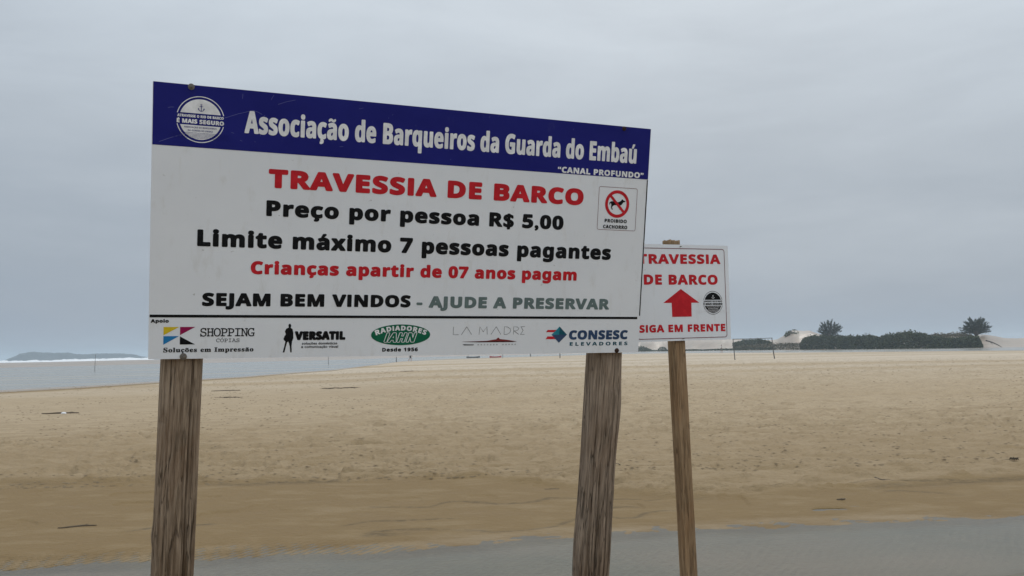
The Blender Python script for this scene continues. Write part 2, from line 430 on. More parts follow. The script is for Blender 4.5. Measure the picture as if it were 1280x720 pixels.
# ------------------------------------------------------------------ lettering: glyph outlines of the built-in font
def style_char(ch, style):
    A, a, d = {'sans': (0x1D5D4, 0x1D5EE, 0x1D7EC), 'serif': (0x1D400, 0x1D41A, 0x1D7CE), 'slab': (0x1D670, 0x1D68A, 0x1D7F6), 'plain': (65, 97, 48)}[style]
    if 'A' <= ch <= 'Z': return chr(A + ord(ch) - 65)
    if 'a' <= ch <= 'z': return chr(a + ord(ch) - 97)
    if '0' <= ch <= '9': return chr(d + ord(ch) - 48)
    return ch
_tc = bpy.data.curves.new("glyph", 'FONT'); _tc.resolution_u = 4
_to = bpy.data.objects.new("glyph", _tc); COL.objects.link(_to)
_gc = {}
def raw(s):
    if s not in _gc:
        _tc.body = s
        bpy.context.view_layer.update()
        dg = bpy.context.evaluated_depsgraph_get()
        ev = _to.evaluated_get(dg); m = ev.to_mesh()
        v = np.array([p.co[:2] for p in m.vertices], float).reshape(-1, 2)
        f = [tuple(p.vertices) for p in m.polygons]
        ev.to_mesh_clear()
        _gc[s] = (v, f)
    return _gc[s]
def width(s):
    v = raw(s)[0]; return v[:, 0].max() - v[:, 0].min()
ACC = {'á': ('a', '´'), 'ú': ('u', '´'), 'ã': ('a', '~'), 'õ': ('o', '~'), 'ç': ('c', '¸'), 'Ç': ('C', '¸'), 'Ã': ('A', '~'), 'Ú': ('U', '´'), 'Ó': ('O', '´'), 'É': ('E', '´'), 'é': ('e', '´'), 'ó': ('o', '´')}
def glyph(ch, style):
    """verts (n,2), faces, advance"""
    key = ('g', ch, style)
    if key in _gc: return _gc[key]
    if ch == ' ':
        adv = .29
        _gc[key] = (np.zeros((0, 2)), [], adv); return _gc[key]
    if ch == 'I' and style == 'sans':           # plain bar, like the sign's grotesque capitals
        hv = raw(style_char('H', style))[0]; wst = width(style_char('l', style)); top = hv[:, 1].max()
        _gc[key] = (np.array([(.08, 0), (.08 + wst, 0), (.08 + wst, top), (.08, top)]), [(0, 1, 2, 3)], wst + .16); return _gc[key]
    base, acc = ACC.get(ch, (ch, None))
    b = style_char(base, style); H = style_char('H', style)
    v, f = raw(b); v = v.copy()
    adv = width(H + b + H) - width(H + H)
    if acc:
        av, af = raw(acc); av = av.copy()
        av -= (av.min(0) + av.max(0)) / 2
        cap = raw(H)[0][:, 1].max(); top = v[:, 1].max(); cx = (v[:, 0].min() + v[:, 0].max()) / 2
        if acc == '~': av = av * np.array([.62, .62]); dy = top + .10
        elif acc == '´': av = av * np.array([1.0, .95]); dy = top + .115; cx += .03
        else: av = av * np.array([1.0, .9]); dy = -.095
        av += np.array([cx, dy])
        f = list(f) + [tuple(i + len(v) for i in q) for q in af]
        v = np.concatenate([v, av])
    _gc[key] = (v, f, adv); return _gc[key]

PT = .015                              # panel thickness
BASE = PT / 2 + .0006                  # printed matter sits just proud of the panel face
class Print:
    """flat printed matter in panel coordinates (u right, v up, n out of the panel), layers 0.15 mm apart"""
    def __init__(s): s.V = []; s.F = []; s.mi = []; s.mats = []
    def mat(s, m):
        if m not in s.mats: s.mats.append(m)
        return s.mats.index(m)
    def add(s, pts, faces, m, layer):
        b = len(s.V); k = s.mat(m)
        for p in pts: s.V.append((float(p[0]), float(p[1]), BASE + layer * .00015))
        for q in faces: s.F.append(tuple(i + b for i in q)); s.mi.append(k)
    def poly(s, pts, m, layer=0):
        s.add(pts, [tuple(range(len(pts)))], m, layer)
    def rect(s, a, b, c, d, m, layer=0): s.poly([(a, b), (c, b), (c, d), (a, d)], m, layer)
    def strip(s, pts, w, m, layer=0, closed=False):
        p = [np.array(q, float) for q in pts]; n = len(p); L, Rr = [], []
        for i in range(n):
            a = p[i - 1] if (i > 0 or closed) else p[i]; b = p[(i + 1) % n] if (i < n - 1 or closed) else p[i]
            t = b - a; t = t / (np.linalg.norm(t) + 1e-12); nn = np.array([-t[1], t[0]])
            k = 1.0
            if 0 < i < n - 1 or closed:
                t1 = p[i] - a; t1 /= np.linalg.norm(t1) + 1e-12
                k = min(2.0, 1 / max(.3, abs(np.dot(np.array([-t1[1], t1[0]]), nn))))
            L.append(p[i] + nn * w / 2 * k); Rr.append(p[i] - nn * w / 2 * k)
        fs = [(i, (i + 1) % n, n + (i + 1) % n, n + i) for i in range(n if closed else n - 1)]
        s.add(L + Rr, [q[::-1] for q in fs], m, layer)
    def text(s, txt, u0, u1, vb, cap, m, style='sans', dil=0.0, track=0.0, layer=1, slant=0.0, vb2=None, arc=None, word=None):
        x = 0; parts = []; wi = 0
        for ch in txt:
            v, f, adv = glyph(ch, style); wi += ch == ' '
            parts.append((v, f, x, wi)); x += adv + track
        allx = np.concatenate([v[:, 0] + ox for v, f, ox, _ in parts if len(v)])
        x0, x1 = allx.min(), allx.max(); ch_ = raw(style_char('H', style))[0][:, 1].max()
        r = dil * cap
        sx = (u1 - u0 - 2 * r) / (x1 - x0); sy = (cap - 2 * r) / ch_
        sh = [(0, 0)] if r == 0 else [(0, 0)] + [(r * 1.15 * math.cos(k * math.pi / 6), r * math.sin(k * math.pi / 6)) for k in range(12)]
        for v, f, ox, wi in parts:
            if not len(v) or (word is not None and wi != word): continue
            q = np.stack([u0 + r + (v[:, 0] + ox - x0) * sx + v[:, 1] * sy * slant, vb + r + v[:, 1] * sy], -1)
            if vb2 is not None: q[:, 1] += (vb2 - vb) * (q[:, 0] - u0) / (u1 - u0)
            if arc is not None: q = arc(q, (u0 + u1) / 2)
            for j, (dx, dy) in enumerate(sh): s.add(q + np.array([dx, dy]), f, m, layer + j * .12)
    def build(s, name, parent):
        me = bpy.data.meshes.new(name); me.from_pydata(s.V, [], s.F)
        for m in s.mats: me.materials.append(m)
        me.polygons.foreach_set('material_index', s.mi); me.update()
        # all faces look out of the panel
        bm = bmesh.new(); bm.from_mesh(me)
        for f in bm.faces:
            f.normal_update()
            if f.normal.z < 0: f.normal_flip()
        bm.to_mesh(me); bm.free()
        o = bpy.data.objects.new(name, me); COL.objects.link(o); o.parent = parent
        return o
def ell(cx, cy, rx, ry, a0=0, a1=360, n=64):
    return [(cx + rx * math.cos(R(a)), cy + ry * math.sin(R(a))) for a in np.linspace(a0, a1, n, endpoint=(a1 - a0) < 360)]
def rrect(a, b, c, d, r, n=6):
    P = []
    for cx, cy, s0 in ((c - r, d - r, 0), (a + r, d - r, 90), (a + r, b + r, 180), (c - r, b + r, 270)):
        P += [(cx + r * math.cos(R(s0 + 90 * i / n)), cy + r * math.sin(R(s0 + 90 * i / n))) for i in range(n + 1)]
    return P

def box_panel(name, w, h, t, front, side, parent, local, r=.004):
    bm = bmesh.new()
    P = rrect(-w / 2, -h / 2, w / 2, h / 2, r, 3)
    fv = [bm.verts.new((x, y, t / 2)) for x, y in P]; bv = [bm.verts.new((x, y, -t / 2)) for x, y in P]
    f = bm.faces.new(fv); f.material_index = 0
    g = bm.faces.new(bv[::-1]); g.material_index = 1
    n = len(P)
    for i in range(n):
        q = bm.faces.new((fv[i], bv[i], bv[(i + 1) % n], fv[(i + 1) % n])); q.material_index = 1
    me = bpy.data.meshes.new(name); bm.to_mesh(me); bm.free()
    return link(name, me, [front, side], parent, local)

def emblem(P, cx, cy, rr_, fg, bg, tfg, L=2, rx=1.0, lines=True):
    """round badge: two filled caps, broken ring, band of lettering between"""
    ri = .885 * rr_
    a = math.degrees(math.asin(.26 * rr_ / ri))
    def E(r, a0, a1, n=40): return ell(cx, cy, r * rx, r, a0, a1, n)
    P.poly(E(ri, a, 180 - a), fg, L); P.poly(E(ri, 180 + a, 360 - a), fg, L)
    P.strip(E(rr_, 14, 166), .036 * rr_, fg, L); P.strip(E(rr_, 194, 346), .036 * rr_, fg, L)
    w = rr_ * rx
    P.text("ATRAVESSE O RIO DE BARCO", cx - .97 * w, cx + .97 * w, cy + .075 * rr_, .115 * rr_, tfg, dil=.04, track=.02, layer=L)
    P.text("É MAIS SEGURO", cx - .99 * w, cx + .99 * w, cy - .19 * rr_, .185 * rr_, tfg, dil=.05, track=.03, layer=L)
    P.text("ASSOCIAÇÃO DE BARQUEIROS", cx - .68 * w, cx + .68 * w, cy - .39 * rr_, .07 * rr_, bg, track=.03, layer=L + 2)
    P.text("DA GUARDA DO EMBAÚ", cx - .52 * w, cx + .52 * w, cy - .53 * rr_, .07 * rr_, bg, track=.03, layer=L + 2)
    for k in range(5 if lines else 0):                     # little waves at the foot of the badge
        vv = cy - (.60 + .055 * k) * rr_; half = math.sqrt(max(.01, (.86 * rr_) ** 2 - (vv - cy) ** 2)) * rx
        xs_ = np.linspace(cx - half, cx + half, 40)
        P.strip([(x, vv + .012 * rr_ * math.sin(x / rr_ * 38)) for x in xs_], .014 * rr_, bg, L + 2)
    ax, ay, q = cx + .02 * rr_, cy + .36 * rr_, .30 * rr_      # anchor
    P.rect(ax - .05 * q, ay + .02 * q, ax + .05 * q, ay + .85 * q, bg, L + 2)
    P.rect(ax - .25 * q, ay + .66 * q, ax + .25 * q, ay + .74 * q, bg, L + 2.3)
    P.strip(ell(ax, ay + .95 * q, .1 * q, .1 * q, 0, 360, 14), .06 * q, bg, L + 2, True)
    P.strip(ell(ax, ay + .45 * q, .42 * q, .42 * q, 205, 335, 16), .09 * q, bg, L + 2.6)
    for s_ in (-1, 1):
        P.poly([(ax + s_ * .52 * q, ay + .30 * q), (ax + s_ * .36 * q, ay + .50 * q), (ax + s_ * .26 * q, ay + .22 * q)], bg, L + 2.9)

# ------------------------------------------------------------------ wooden posts
def wood(name, dark, mid_, light, checks=1.0):
    w = NT(name)
    g1 = w.noise(w.coord((60, 60, 3.2)), 1.0, 5, .65); g2 = w.noise(w.coord((150, 150, 9)), 1.0, 4, .6); g3 = w.noise(w.coord((5, 5, 1.2)), 1.0, 4, .6)
    c = w.mix(w.rng(g1, .34, .66), dark, mid_); c = w.mix(w.rng(g3, .42, .68, 0, .65), c, light)
    c = w.mix(w.rng(g2, .48, .62, 0, .55), c, tuple(v * .75 for v in dark))
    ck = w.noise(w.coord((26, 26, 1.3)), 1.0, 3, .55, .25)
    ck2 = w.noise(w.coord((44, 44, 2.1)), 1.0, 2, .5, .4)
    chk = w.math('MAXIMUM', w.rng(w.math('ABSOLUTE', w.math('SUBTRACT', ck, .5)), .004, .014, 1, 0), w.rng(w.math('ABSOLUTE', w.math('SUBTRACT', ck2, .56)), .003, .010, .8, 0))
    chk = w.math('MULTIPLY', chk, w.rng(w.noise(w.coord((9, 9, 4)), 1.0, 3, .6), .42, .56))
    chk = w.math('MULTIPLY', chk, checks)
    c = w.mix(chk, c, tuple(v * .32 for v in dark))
    stn = w.noise(w.coord((7, 7, 2.0)), 1.0, 5, .65, .6)
    c = w.mix(w.rng(stn, .50, .68, 0, .42), c, tuple(v * q for v, q in zip(dark, (1.25, .95, .7))))
    vo = w.n('ShaderNodeTexVoronoi'); w.t.links.new(w.coord((11, 11, 5)), vo.inputs['Vector']); vo.inputs['Scale'].default_value = 1.0
    c = w.mix(w.rng(vo.outputs[0], .05, .12, .8, 0), c, tuple(v * .35 for v in dark))
    b = w.bump(w.math('SUBTRACT', 1.0, chk), 1.0, .006, w.bump(g2, .9, .004, w.bump(g1, .8, .007)))
    return w.set(color=c, rough=.92, normal=b, spec=.2)
WOOD_A = wood("weathered_wood", (.115, .074, .042), (.350, .265, .185), (.455, .362, .270), .7)
WOOD_B = wood("grey_weathered_wood", (.115, .082, .055), (.350, .270, .200), (.455, .368, .285), .75)
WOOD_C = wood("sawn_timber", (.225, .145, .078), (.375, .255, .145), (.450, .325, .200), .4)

def round_post(name, a, b, w, d, mat, parent, seed, cracks, expo=3.2, knots=(), bulges=()):
    """rough post from a (foot) to b (head); w wide, d deep; cracks = (angle, z0, z1, depth, drift)"""
    a, b = Vector(a), Vector(b); L = (b - a).length
    nz_, na = 260, 220
    zz = np.linspace(0, L, nz_); ph = np.linspace(0, 2 * np.pi, na, endpoint=False)
    P, Z = np.meshgrid(ph, zz)
    c, s = np.cos(P), np.sin(P)
    se = (np.abs(c) ** expo + np.abs(s) ** expo) ** (-1 / expo)
    wv = 1 + .05 * (fbm(c * 1.5 + 3, Z * 1.1 + s * 1.5, seed) - .5) * 2
    grain = (fbm(P * 16, Z * .9, seed + 3, 4) - .5) * .0035 + (vnoise(P * 40, Z * 2.2, seed + 9) - .5) * .0016
    rw_, rd_ = w / 2 * se * wv, d / 2 * se * wv
    g = grain.copy()
    for (ca, z0, z1, dp, drift) in cracks:
        cen = ca + drift * (Z - z0) + .05 * (fbm(Z * 2.5, Z * 0 + ca, seed + 5, 3) - .5) * 2
        wdt = .030 + .012 * vnoise(Z * 3, Z * 0, seed + 7)
        dd = (P - cen + np.pi) % (2 * np.pi) - np.pi
        g = g - dp * np.exp(-(dd / wdt) ** 2) * sstep(z0, z0 + .12, Z) * (1 - sstep(z1 - .12, z1, Z))
    for (ka, kz, kr, kd) in list(knots) + list(bulges):
        dd = ((P - ka + np.pi) % (2 * np.pi) - np.pi) * w / 2
        g = g + kd * np.exp(-(dd ** 2 + (Z - kz) ** 2 * .5) / kr ** 2)
    X = c * (rw_ + g); Y = s * (rd_ + g)
    edge_ = (fbm(P * 3, P * 0 + seed, seed + 12) - .5) * .02
    Zf = Z + np.where(Z >= L - 1e-6, edge_, 0)
    V = np.stack([X.ravel(), Y.ravel(), Zf.ravel()], -1)
    F = grid_faces(nz_, na, True)
    me = np_mesh(name, V, F)
    bm = bmesh.new(); bm.from_mesh(me); bm.verts.ensure_lookup_table()
    bm.faces.new([bm.verts[(nz_ - 1) * na + i] for i in range(na)]); bm.faces.new([bm.verts[i] for i in range(na)][::-1])
    bm.to_mesh(me); bm.free()
    o = link(name, me, [mat], parent)
    zax = (b - a).normalized(); yax = (Vector(PN) - Vector(PN).dot(zax) * zax).normalized() * -1
    xax = yax.cross(zax).normalized()
    Mx = Matrix((xax, yax, zax)).transposed().to_4x4(); Mx.translation = a
    o.matrix_local = Matrix.Translation(-parent.location) @ Mx
    return o

def bolt(name, u, v, rad_, mat, parent, washer=True):
    """hex head bolt on a round washer"""
    bm = bmesh.new()
    if washer:
        bmesh.ops.create_cone(bm, cap_ends=True, segments=20, radius1=rad_, radius2=rad_ * .95, depth=.002, matrix=Matrix.Translation((0, 0, .001)))
    bmesh.ops.create_cone(bm, cap_ends=True, segments=6, radius1=rad_ * .62, radius2=rad_ * .55, depth=.008, matrix=Matrix.Translation((0, 0, .006)))
    bmesh.ops.create_cone(bm, cap_ends=True, segments=10, radius1=rad_ * .28, radius2=rad_ * .24, depth=.006, matrix=Matrix.Translation((.001, 0, .0128)))
    me = bpy.data.meshes.new(name); bm.to_mesh(me); bm.free()
    return link(name, me, [mat], parent, Matrix.Translation((u, v, PT / 2 + .0012)) @ Matrix.Rotation(random.random(), 4, 'Z'))

# ------------------------------------------------------------------ the big price sign
def basis(U, V, N, C, loc):
    Mx = Matrix((U, V, N)).transposed().to_4x4(); Mx.translation = Vector(C) - Vector(loc); return Mx
BU, BV, BN = Vector((.9226, .38568, -.00802)), Vector((.06816, -.1425, .98745)), Vector((.3797, -.91156, -.15776))
BC, BH = Vector((-.3428, 3.509, 2.1168)), .9744
big_loc = Vector((-.49, 3.83, 0))
big = empty("crossing_sign", big_loc, "large white and blue board of boat crossing prices on two thick weathered posts", "sign")
panel = box_panel("panel", 2.0, BH, PT, vin_m, edge_m, big, basis(BU, BV, BN, BC, big_loc))

P = Print(); P.rect(-.9985, .2695, .9985, .4866, blu_m, 0)
scr = [(-.976, .281, -.896, .313), (-.896, .313, -.86, .322), (-.762, .380, -.67, .414), (-.575, .446, -.513, .468), (-.70, .455, -.699, .472), (.18, .36, .184, .382), (-.60, .46, -.59, .478), (-.63, .405, -.665, .417), (-.95, .40, -.93, .404)]
for a_, b_, c_, d_ in scr:
    P.strip([(a_, b_), ((a_ + c_) / 2, (b_ + d_) / 2 + .002), (c_, d_)], .0012, SCR, 1)
for k in range(26):
    a_, b_ = random.uniform(-.98, .98), random.uniform(.28, .48); l_ = random.uniform(.004, .02); t_ = random.uniform(0, 3.14)
    P.strip([(a_, b_), (a_ + l_ * math.cos(t_), b_ + l_ * math.sin(t_) * .6)], .0009, SCR, 1)
P.build("header_band", panel)
def words(par, txt, m, *a, **k):
    for i in range(len(txt.split(' '))):
        p = Print(); p.text(txt, *a, m, word=i, **k); p.build("lettering", par)
def line(txt, m, *a, **k): words(panel, txt, m, *a, **k)
line("Associação de Barqueiros da Guarda do Embaú", WHITE, -.6905, .9347, .3335, .0800, dil=.028, track=.03, layer=3)
line("“CANAL PROFUNDO”", WHITE, .5645, .9750, .2730, .0245, dil=.045, track=.04, layer=3)
line("TRAVESSIA DE BARCO", RED, -.6009, .6907, .1420, .0690, dil=.055, track=.045)
line("Preço por pessoa R$ 5,00", BLACK, -.6062, .6031, .0385, .0580, dil=.05, track=.05, vb2=.0355)
line("Limite máximo 7 pessoas pagantes", BLACK, -.8434, .8363, -.0800, .0600, dil=.05, track=.05, vb2=-.0845)
line("Crianças apartir de 07 anos pagam", RED, -.6563, .6778, -.1765, .0480, dil=.05, track=.05)
line("SEJAM BEM VINDOS", BLACK, -.8224, -.0458, -.2955, .0480, dil=.055, track=.045)
line("- AJUDE A PRESERVAR", GREY, -.0208, .8419, -.2960, .0462, dil=.055, track=.045, vb2=-.2990)
line("Apoio", BLACK, -.9934, -.9337, -.3560, .0122, dil=.06, track=.05)
P = Print(); P.strip([(-.9975, -.3322), (.985, -.3352)], .0100, BLACK, 1); P.build("divider_line", panel)
P = Print(); P.rect(.9935, -.325, .9985, .267, BLACK, 1); P.build("edge_shade_strip", panel)  # black strip painted in for the shading along the right edge
P = Print(); emblem(P, -.8411, .368, .0800, WHITE, blu_m, WHITE, L=3); P.build("emblem", panel)
# dog prohibition notice
P = Print()
P.strip(rrect(.7631, .0445, .9490, .2265, .008), .0017, LINE, 1, True)
P.strip(ell(.8538, .1563, .0520, .0520, 0, 360, 60), .0135, RED, 2, True)
dog = [(262, 312), (266, 292), (282, 280), (300, 278), (340, 285), (370, 285), (395, 270), (408, 250), (416, 252), (425, 262), (450, 270), (444, 280), (425, 285), (415, 300), (405, 315), (387, 322), (390, 350), (400, 370), (386, 370), (377, 335), (350, 318), (320, 322), (302, 335), (296, 352), (310, 372), (294, 370), (284, 348), (287, 318), (281, 300), (272, 305), (268, 322)]
P.poly([(.8538 + (x - 355) * .00042, .1563 - (y - 307) * .00038) for x, y in dog], BLACK, 1.5)
P.strip([(.8538 - .038, .1563 + .038), (.8538 + .038, .1563 - .038)], .0115, RED, 3)
P.text("PROIBIDO", .7974, .9050, .0765, .0145, BLACK, dil=.04, track=.05)
P.text("CACHORRO", .7913, .9090, .0505, .0150, BLACK, dil=.04, track=.05)
P.build("prohibition_mark", panel)
# sponsor marks along the foot
P = Print()
P.poly([(-.9508, -.3715), (-.8985, -.3715), (-.9508, -.4015)], YEL); P.poly([(-.9508, -.4045), (-.8985, -.4045), (-.9508, -.4355)], BLUEI)
P.poly([(-.8955, -.3715), (-.8440, -.3715), (-.8955, -.4010)], MAG); P.poly([(-.8955, -.4055), (-.8440, -.4350), (-.8955, -.4350)], BLACK)
P.text("SHOPPING", -.8270, -.6364, -.4062, .0300, BLACK, style='slab', track=-.09, dil=.008)
P.text("CÓPIAS", -.7714, -.6900, -.4275, .0128, BLACK, style='slab', track=.0)
P.text("Soluções em Impressão", -.9503, -.6393, -.4628, .0165, BLACK, style='serif', dil=.035, track=.05)
P.build("sponsor_logo", panel)
P = Print()
man = [(130, 278), (142, 278), (150, 240), (158, 208), (165, 202), (172, 215), (178, 240), (182, 278), (192, 278), (190, 235), (193, 200), (201, 178), (199, 140), (193, 114), (181, 106), (184, 92), (180, 80), (174, 77), (167, 80), (164, 92), (167, 104), (150, 112), (141, 130), (148, 152), (139, 165), (132, 185), (139, 196), (146, 200), (140, 235)]
P.poly([(-.5332 + (x - 130) * .000533, -.4682 + (278 - y) * .000539) for x, y in man], BLACK)
P.text("VERSATIL", -.4902, -.2993, -.4222, .0338, BLACK, dil=.085, track=.06)
P.text("soluções domésticas", -.4629, -.3296, -.4395, .0100, BLACK, style='plain', track=.02, dil=.03)
P.text("e comunicação visual", -.4655, -.3260, -.4523, .0100, BLACK, style='plain', track=.02, dil=.03)
P.build("sponsor_logo", panel)
P = Print()
P.poly(ell(-.0793, -.4041, .1200, .0412, 0, 360, 72), GREEN, 1)
def arcf(q, uc):
    q = q.copy(); du = q[:, 0] - uc; h = q[:, 1] + .3870; s_ = np.sign(du); t_ = np.abs(du) / .098
    slope = -s_ * .0185 * 2.2 / .098 * t_ ** 1.2
    q[:, 1] = q[:, 1] - .0185 * t_ ** 2.2; q[:, 0] = q[:, 0] - slope * h * .9; return q
P.text("RADIADORES", -.0793 - .100, -.0793 + .100, -.3870, .0190, WHITE, dil=.05, track=.10, layer=2, arc=arcf)
P.text("IAHN", -.1480, -.0245, -.4345, .0400, WHITE, dil=.085, track=.07, layer=2, slant=.32)
P.text("IAHN", -.1457, -.0268, -.4322, .0354, GREEN, dil=.030, track=.07, layer=5, slant=.32)
P.text("Desde 1956", -.1528, -.0081, -.4700, .0148, BLACK, dil=.05, track=.09)
P.build("sponsor_logo", panel)
P = Print()
b0, t0, w_ = -.4048, -.3725, .0014
def st(*pts): P.strip([(x, b0 + y * (t0 - b0)) for x, y in pts], w_, BLACK, 1)
st((.137, 1), (.137, 0), (.160, 0)); st((.172, 0), (.194, 1), (.216, 0))
st((.248, 0), (.251, 1), (.266, .35), (.281, 1), (.284, 0)); st((.300, 0), (.322, 1), (.344, 0))
st((.358, 0), (.358, 1), (.372, .97), (.384, .75), (.387, .5), (.384, .25), (.372, .03), (.358, 0))
st((.400, 0), (.400, 1), (.418, .95), (.423, .75), (.418, .55), (.402, .48), (.424, 0))
st((.450, 1), (.432, 1), (.443, .5), (.432, 0), (.450, 0))
P.poly([(.173, -.4335), (.25, -.4318), (.285, -.4305), (.31, -.4262), (.325, -.4245), (.330, -.4190), (.336, -.4180), (.340, -.4235), (.37, -.4265), (.395, -.4305), (.4166, -.4335), (.395, -.4362), (.25, -.4362)], MARO, 1)
P.poly([(.173, -.4338), (.29, -.4330), (.4166, -.4338), (.395, -.4365), (.25, -.4365)], BLACK, 2)
P.poly([(.1785, -.4440), (.2296, -.4452), (.225, -.4485), (.186, -.4485)], BLACK, 1)
for k in range(13):
    if k != 7: P.rect(.2435 + k * .0136, -.4490, .2435 + k * .0136 + .0065, -.4440, PALEG, 1)
P.build("sponsor_logo", panel)
P = Print()
for v1, v2, s_ in ((-.3865, -.3960, 0), (-.4140, -.4255, 0)):
    P.poly([(.556, v1), (.600, v1), (.600, v2), (.548, v2)] if s_ == 0 else [], RED, 1)
P.poly([(.556, -.3865), (.5535, -.3960), (.548, -.3960)], RED, 1)
cx_, cv_ = .6104, -.4068
P.poly([(cx_, cv_ + .0345), (cx_ + .0360, cv_), (cx_ - .0360, cv_)], TEAL, 2)
P.poly([(cx_, cv_ + .0345), (cx_ + .0360, cv_), (cx_, cv_)], TEALD, 3)
P.poly([(cx_ - .0360, cv_), (cx_ + .0360, cv_), (cx_, cv_ - .0345)], NAVY, 2)
P.text("CONSESC", .6567, .9414, -.4285, .0400, NAVY, dil=.055, track=.03)
P.text("ELEVADORES", .6620, .9431, -.4545, .0152, TEALD, dil=.03, track=.25)
P.build("sponsor_logo", panel)
for u_, v_, m_, r_ in ((-.8828, -.4790, zinc_m, .0125), (.8915, -.4775, rust_m, .0105), (-.8743, .4800, zinc_m, .0115), (.8666, .4775, rust_m, .0095)):
    bolt("bolt", u_, v_, r_, m_, panel)

PN = BN
def bp(off, u_, v_): return BC - BN * off + BU * u_ + BV * v_
round_post("post", bp(.0795, -.8836 - .0248 * (2.58 - .506), -2.58), bp(.0795, -.8836 + .0248 * (.506 + .465), .465), .146, .138, WOOD_A, big, 3,
           [(-1.15, 0, 2.6, .016, .03), (-.70, 0.3, 1.7, .006, .05), (-2.1, .2, 2.3, .006, -.02), (-1.75, 1.0, 2.9, .005, .02)], expo=2.9,
           bulges=[(-2.95, 1.42, .022, .006)], knots=[(-1.55, .98, .015, -.004), (-2.4, 1.86, .018, -.006)])
round_post("post", bp(.0795, .8773 - .0046 * (2.64 - .5018), -2.64), bp(.0795, .8773 + .0046 * .96, .462), .150, .140, WOOD_B, big, 17,
           [(-1.35, 0, 2.5, .014, .05), (-1.9, .2, 1.7, .012, .02), (-.9, .5, 2.1, .010, -.03), (-2.25, 1.1, 2.8, .006, .03), (-1.6, .1, 1.3, .009, .0)], expo=2.5,
           bulges=[(-2.7, 1.25, .12, .010), (-2.75, .95, .05, .008), (-.45, 1.9, .10, .009)], knots=[(-1.2, 2.0, .02, -.006)])

# ------------------------------------------------------------------ the small arrow sign
SU, SV, SN = Vector((.91533, .40257, .00986)), Vector((-.00303, -.01761, .99984)), Vector((.40268, -.91522, -.0149))
SC, SH = Vector((.873, 4.6236, 1.9256)), .4959
s_loc = Vector((.885, 4.66, 0))
small = empty("arrow_sign", s_loc, "small square sign with red lettering and arrow on slim timber post behind the big board", "sign")
spanel = box_panel("panel", .60, SH, PT, vin_m, edge_m, small, basis(SU, SV, SN, SC, s_loc), r=.006)
P = Print(); P.strip(rrect(-.2745, -.2350, .2745, .2275, .014), .0034, LINE, 1, True); P.build("border_line", spanel)
words(spanel, "TRAVESSIA", RED, -.2569, .2480, .1465, .0500, dil=.045, track=.045, vb2=.1500)
words(spanel, "DE BARCO", RED, -.2268, .2263, .0404, .0520, dil=.045, track=.045)
words(spanel, "SIGA EM FRENTE", RED, -.2630, .2649, -.2020, .0385, dil=.045, track=.045, vb2=-.2045)
P = Print(); P.poly([(-.006, .0185), (.1057, -.0530), (.0565, -.0530), (.0553, -.1250), (-.0640, -.1250), (-.0650, -.0530), (-.1156, -.0530)], RED, 1); P.build("arrow", spanel)
P = Print(); emblem(P, .1916, -.0545, .0605, BLACK, WHITE, BLACK, L=2, lines=True); P.build("emblem", spanel)
for u_, v_ in ((-.003, .2370), (-.004, -.2370)):
    bolt("screw", u_, v_, .0048, zinc_m, spanel, washer=False)
PN = SN
def spt(off, u_, v_): return SC - SN * off + SU * u_ + SV * v_
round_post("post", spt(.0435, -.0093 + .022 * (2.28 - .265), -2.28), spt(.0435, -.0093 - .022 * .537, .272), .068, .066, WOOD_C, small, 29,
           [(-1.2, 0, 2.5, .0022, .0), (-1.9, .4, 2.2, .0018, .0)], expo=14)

# ------------------------------------------------------------------ dune plants
lf = NT("dune_leaves")
ltint = lf.attr('tint')
lf_m = lf.set(color=lf.mix(ltint, (.018, .030, .014), (.080, .098, .040)), rough=.75, spec=.25)
dl = NT("dry_dune_leaves")
dl_m = dl.set(color=dl.mix(dl.attr('tint'), (.060, .062, .035), (.185, .150, .095)), rough=.85, spec=.2)
cs = NT("casuarina_needles")
cs_m = cs.set(color=cs.mix(cs.attr('tint'), (.026, .040, .032), (.075, .092, .070)), rough=.75, spec=.2)
bk = NT("bark"); bk_m = bk.set(color=bk.mix(bk.noise(bk.coord((3, 3, 1)), 2.0, 4), (.055, .045, .038), (.14, .115, .095)), rough=.95)

def leaf_mesh(name, C, A, B, tint):
    """one small quad per leaf clump: centre C, half axes A and B"""
    V = np.stack([C - A - B * .4, C - A * .2 + B, C + A, C - A * .2 - B], 1).reshape(-1, 3)
    F = np.arange(len(V)).reshape(-1, 4)
    me = np_mesh(name, V, F, False); fattr(me, 'tint', np.repeat(tint, 4)); return me
def rdir(n):
    v = rng.normal(size=(n, 3)); return v / np.linalg.norm(v, axis=1)[:, None]
def polar(th, r): return np.stack([r * np.sin(np.radians(th)), r * np.cos(np.radians(th))], -1)

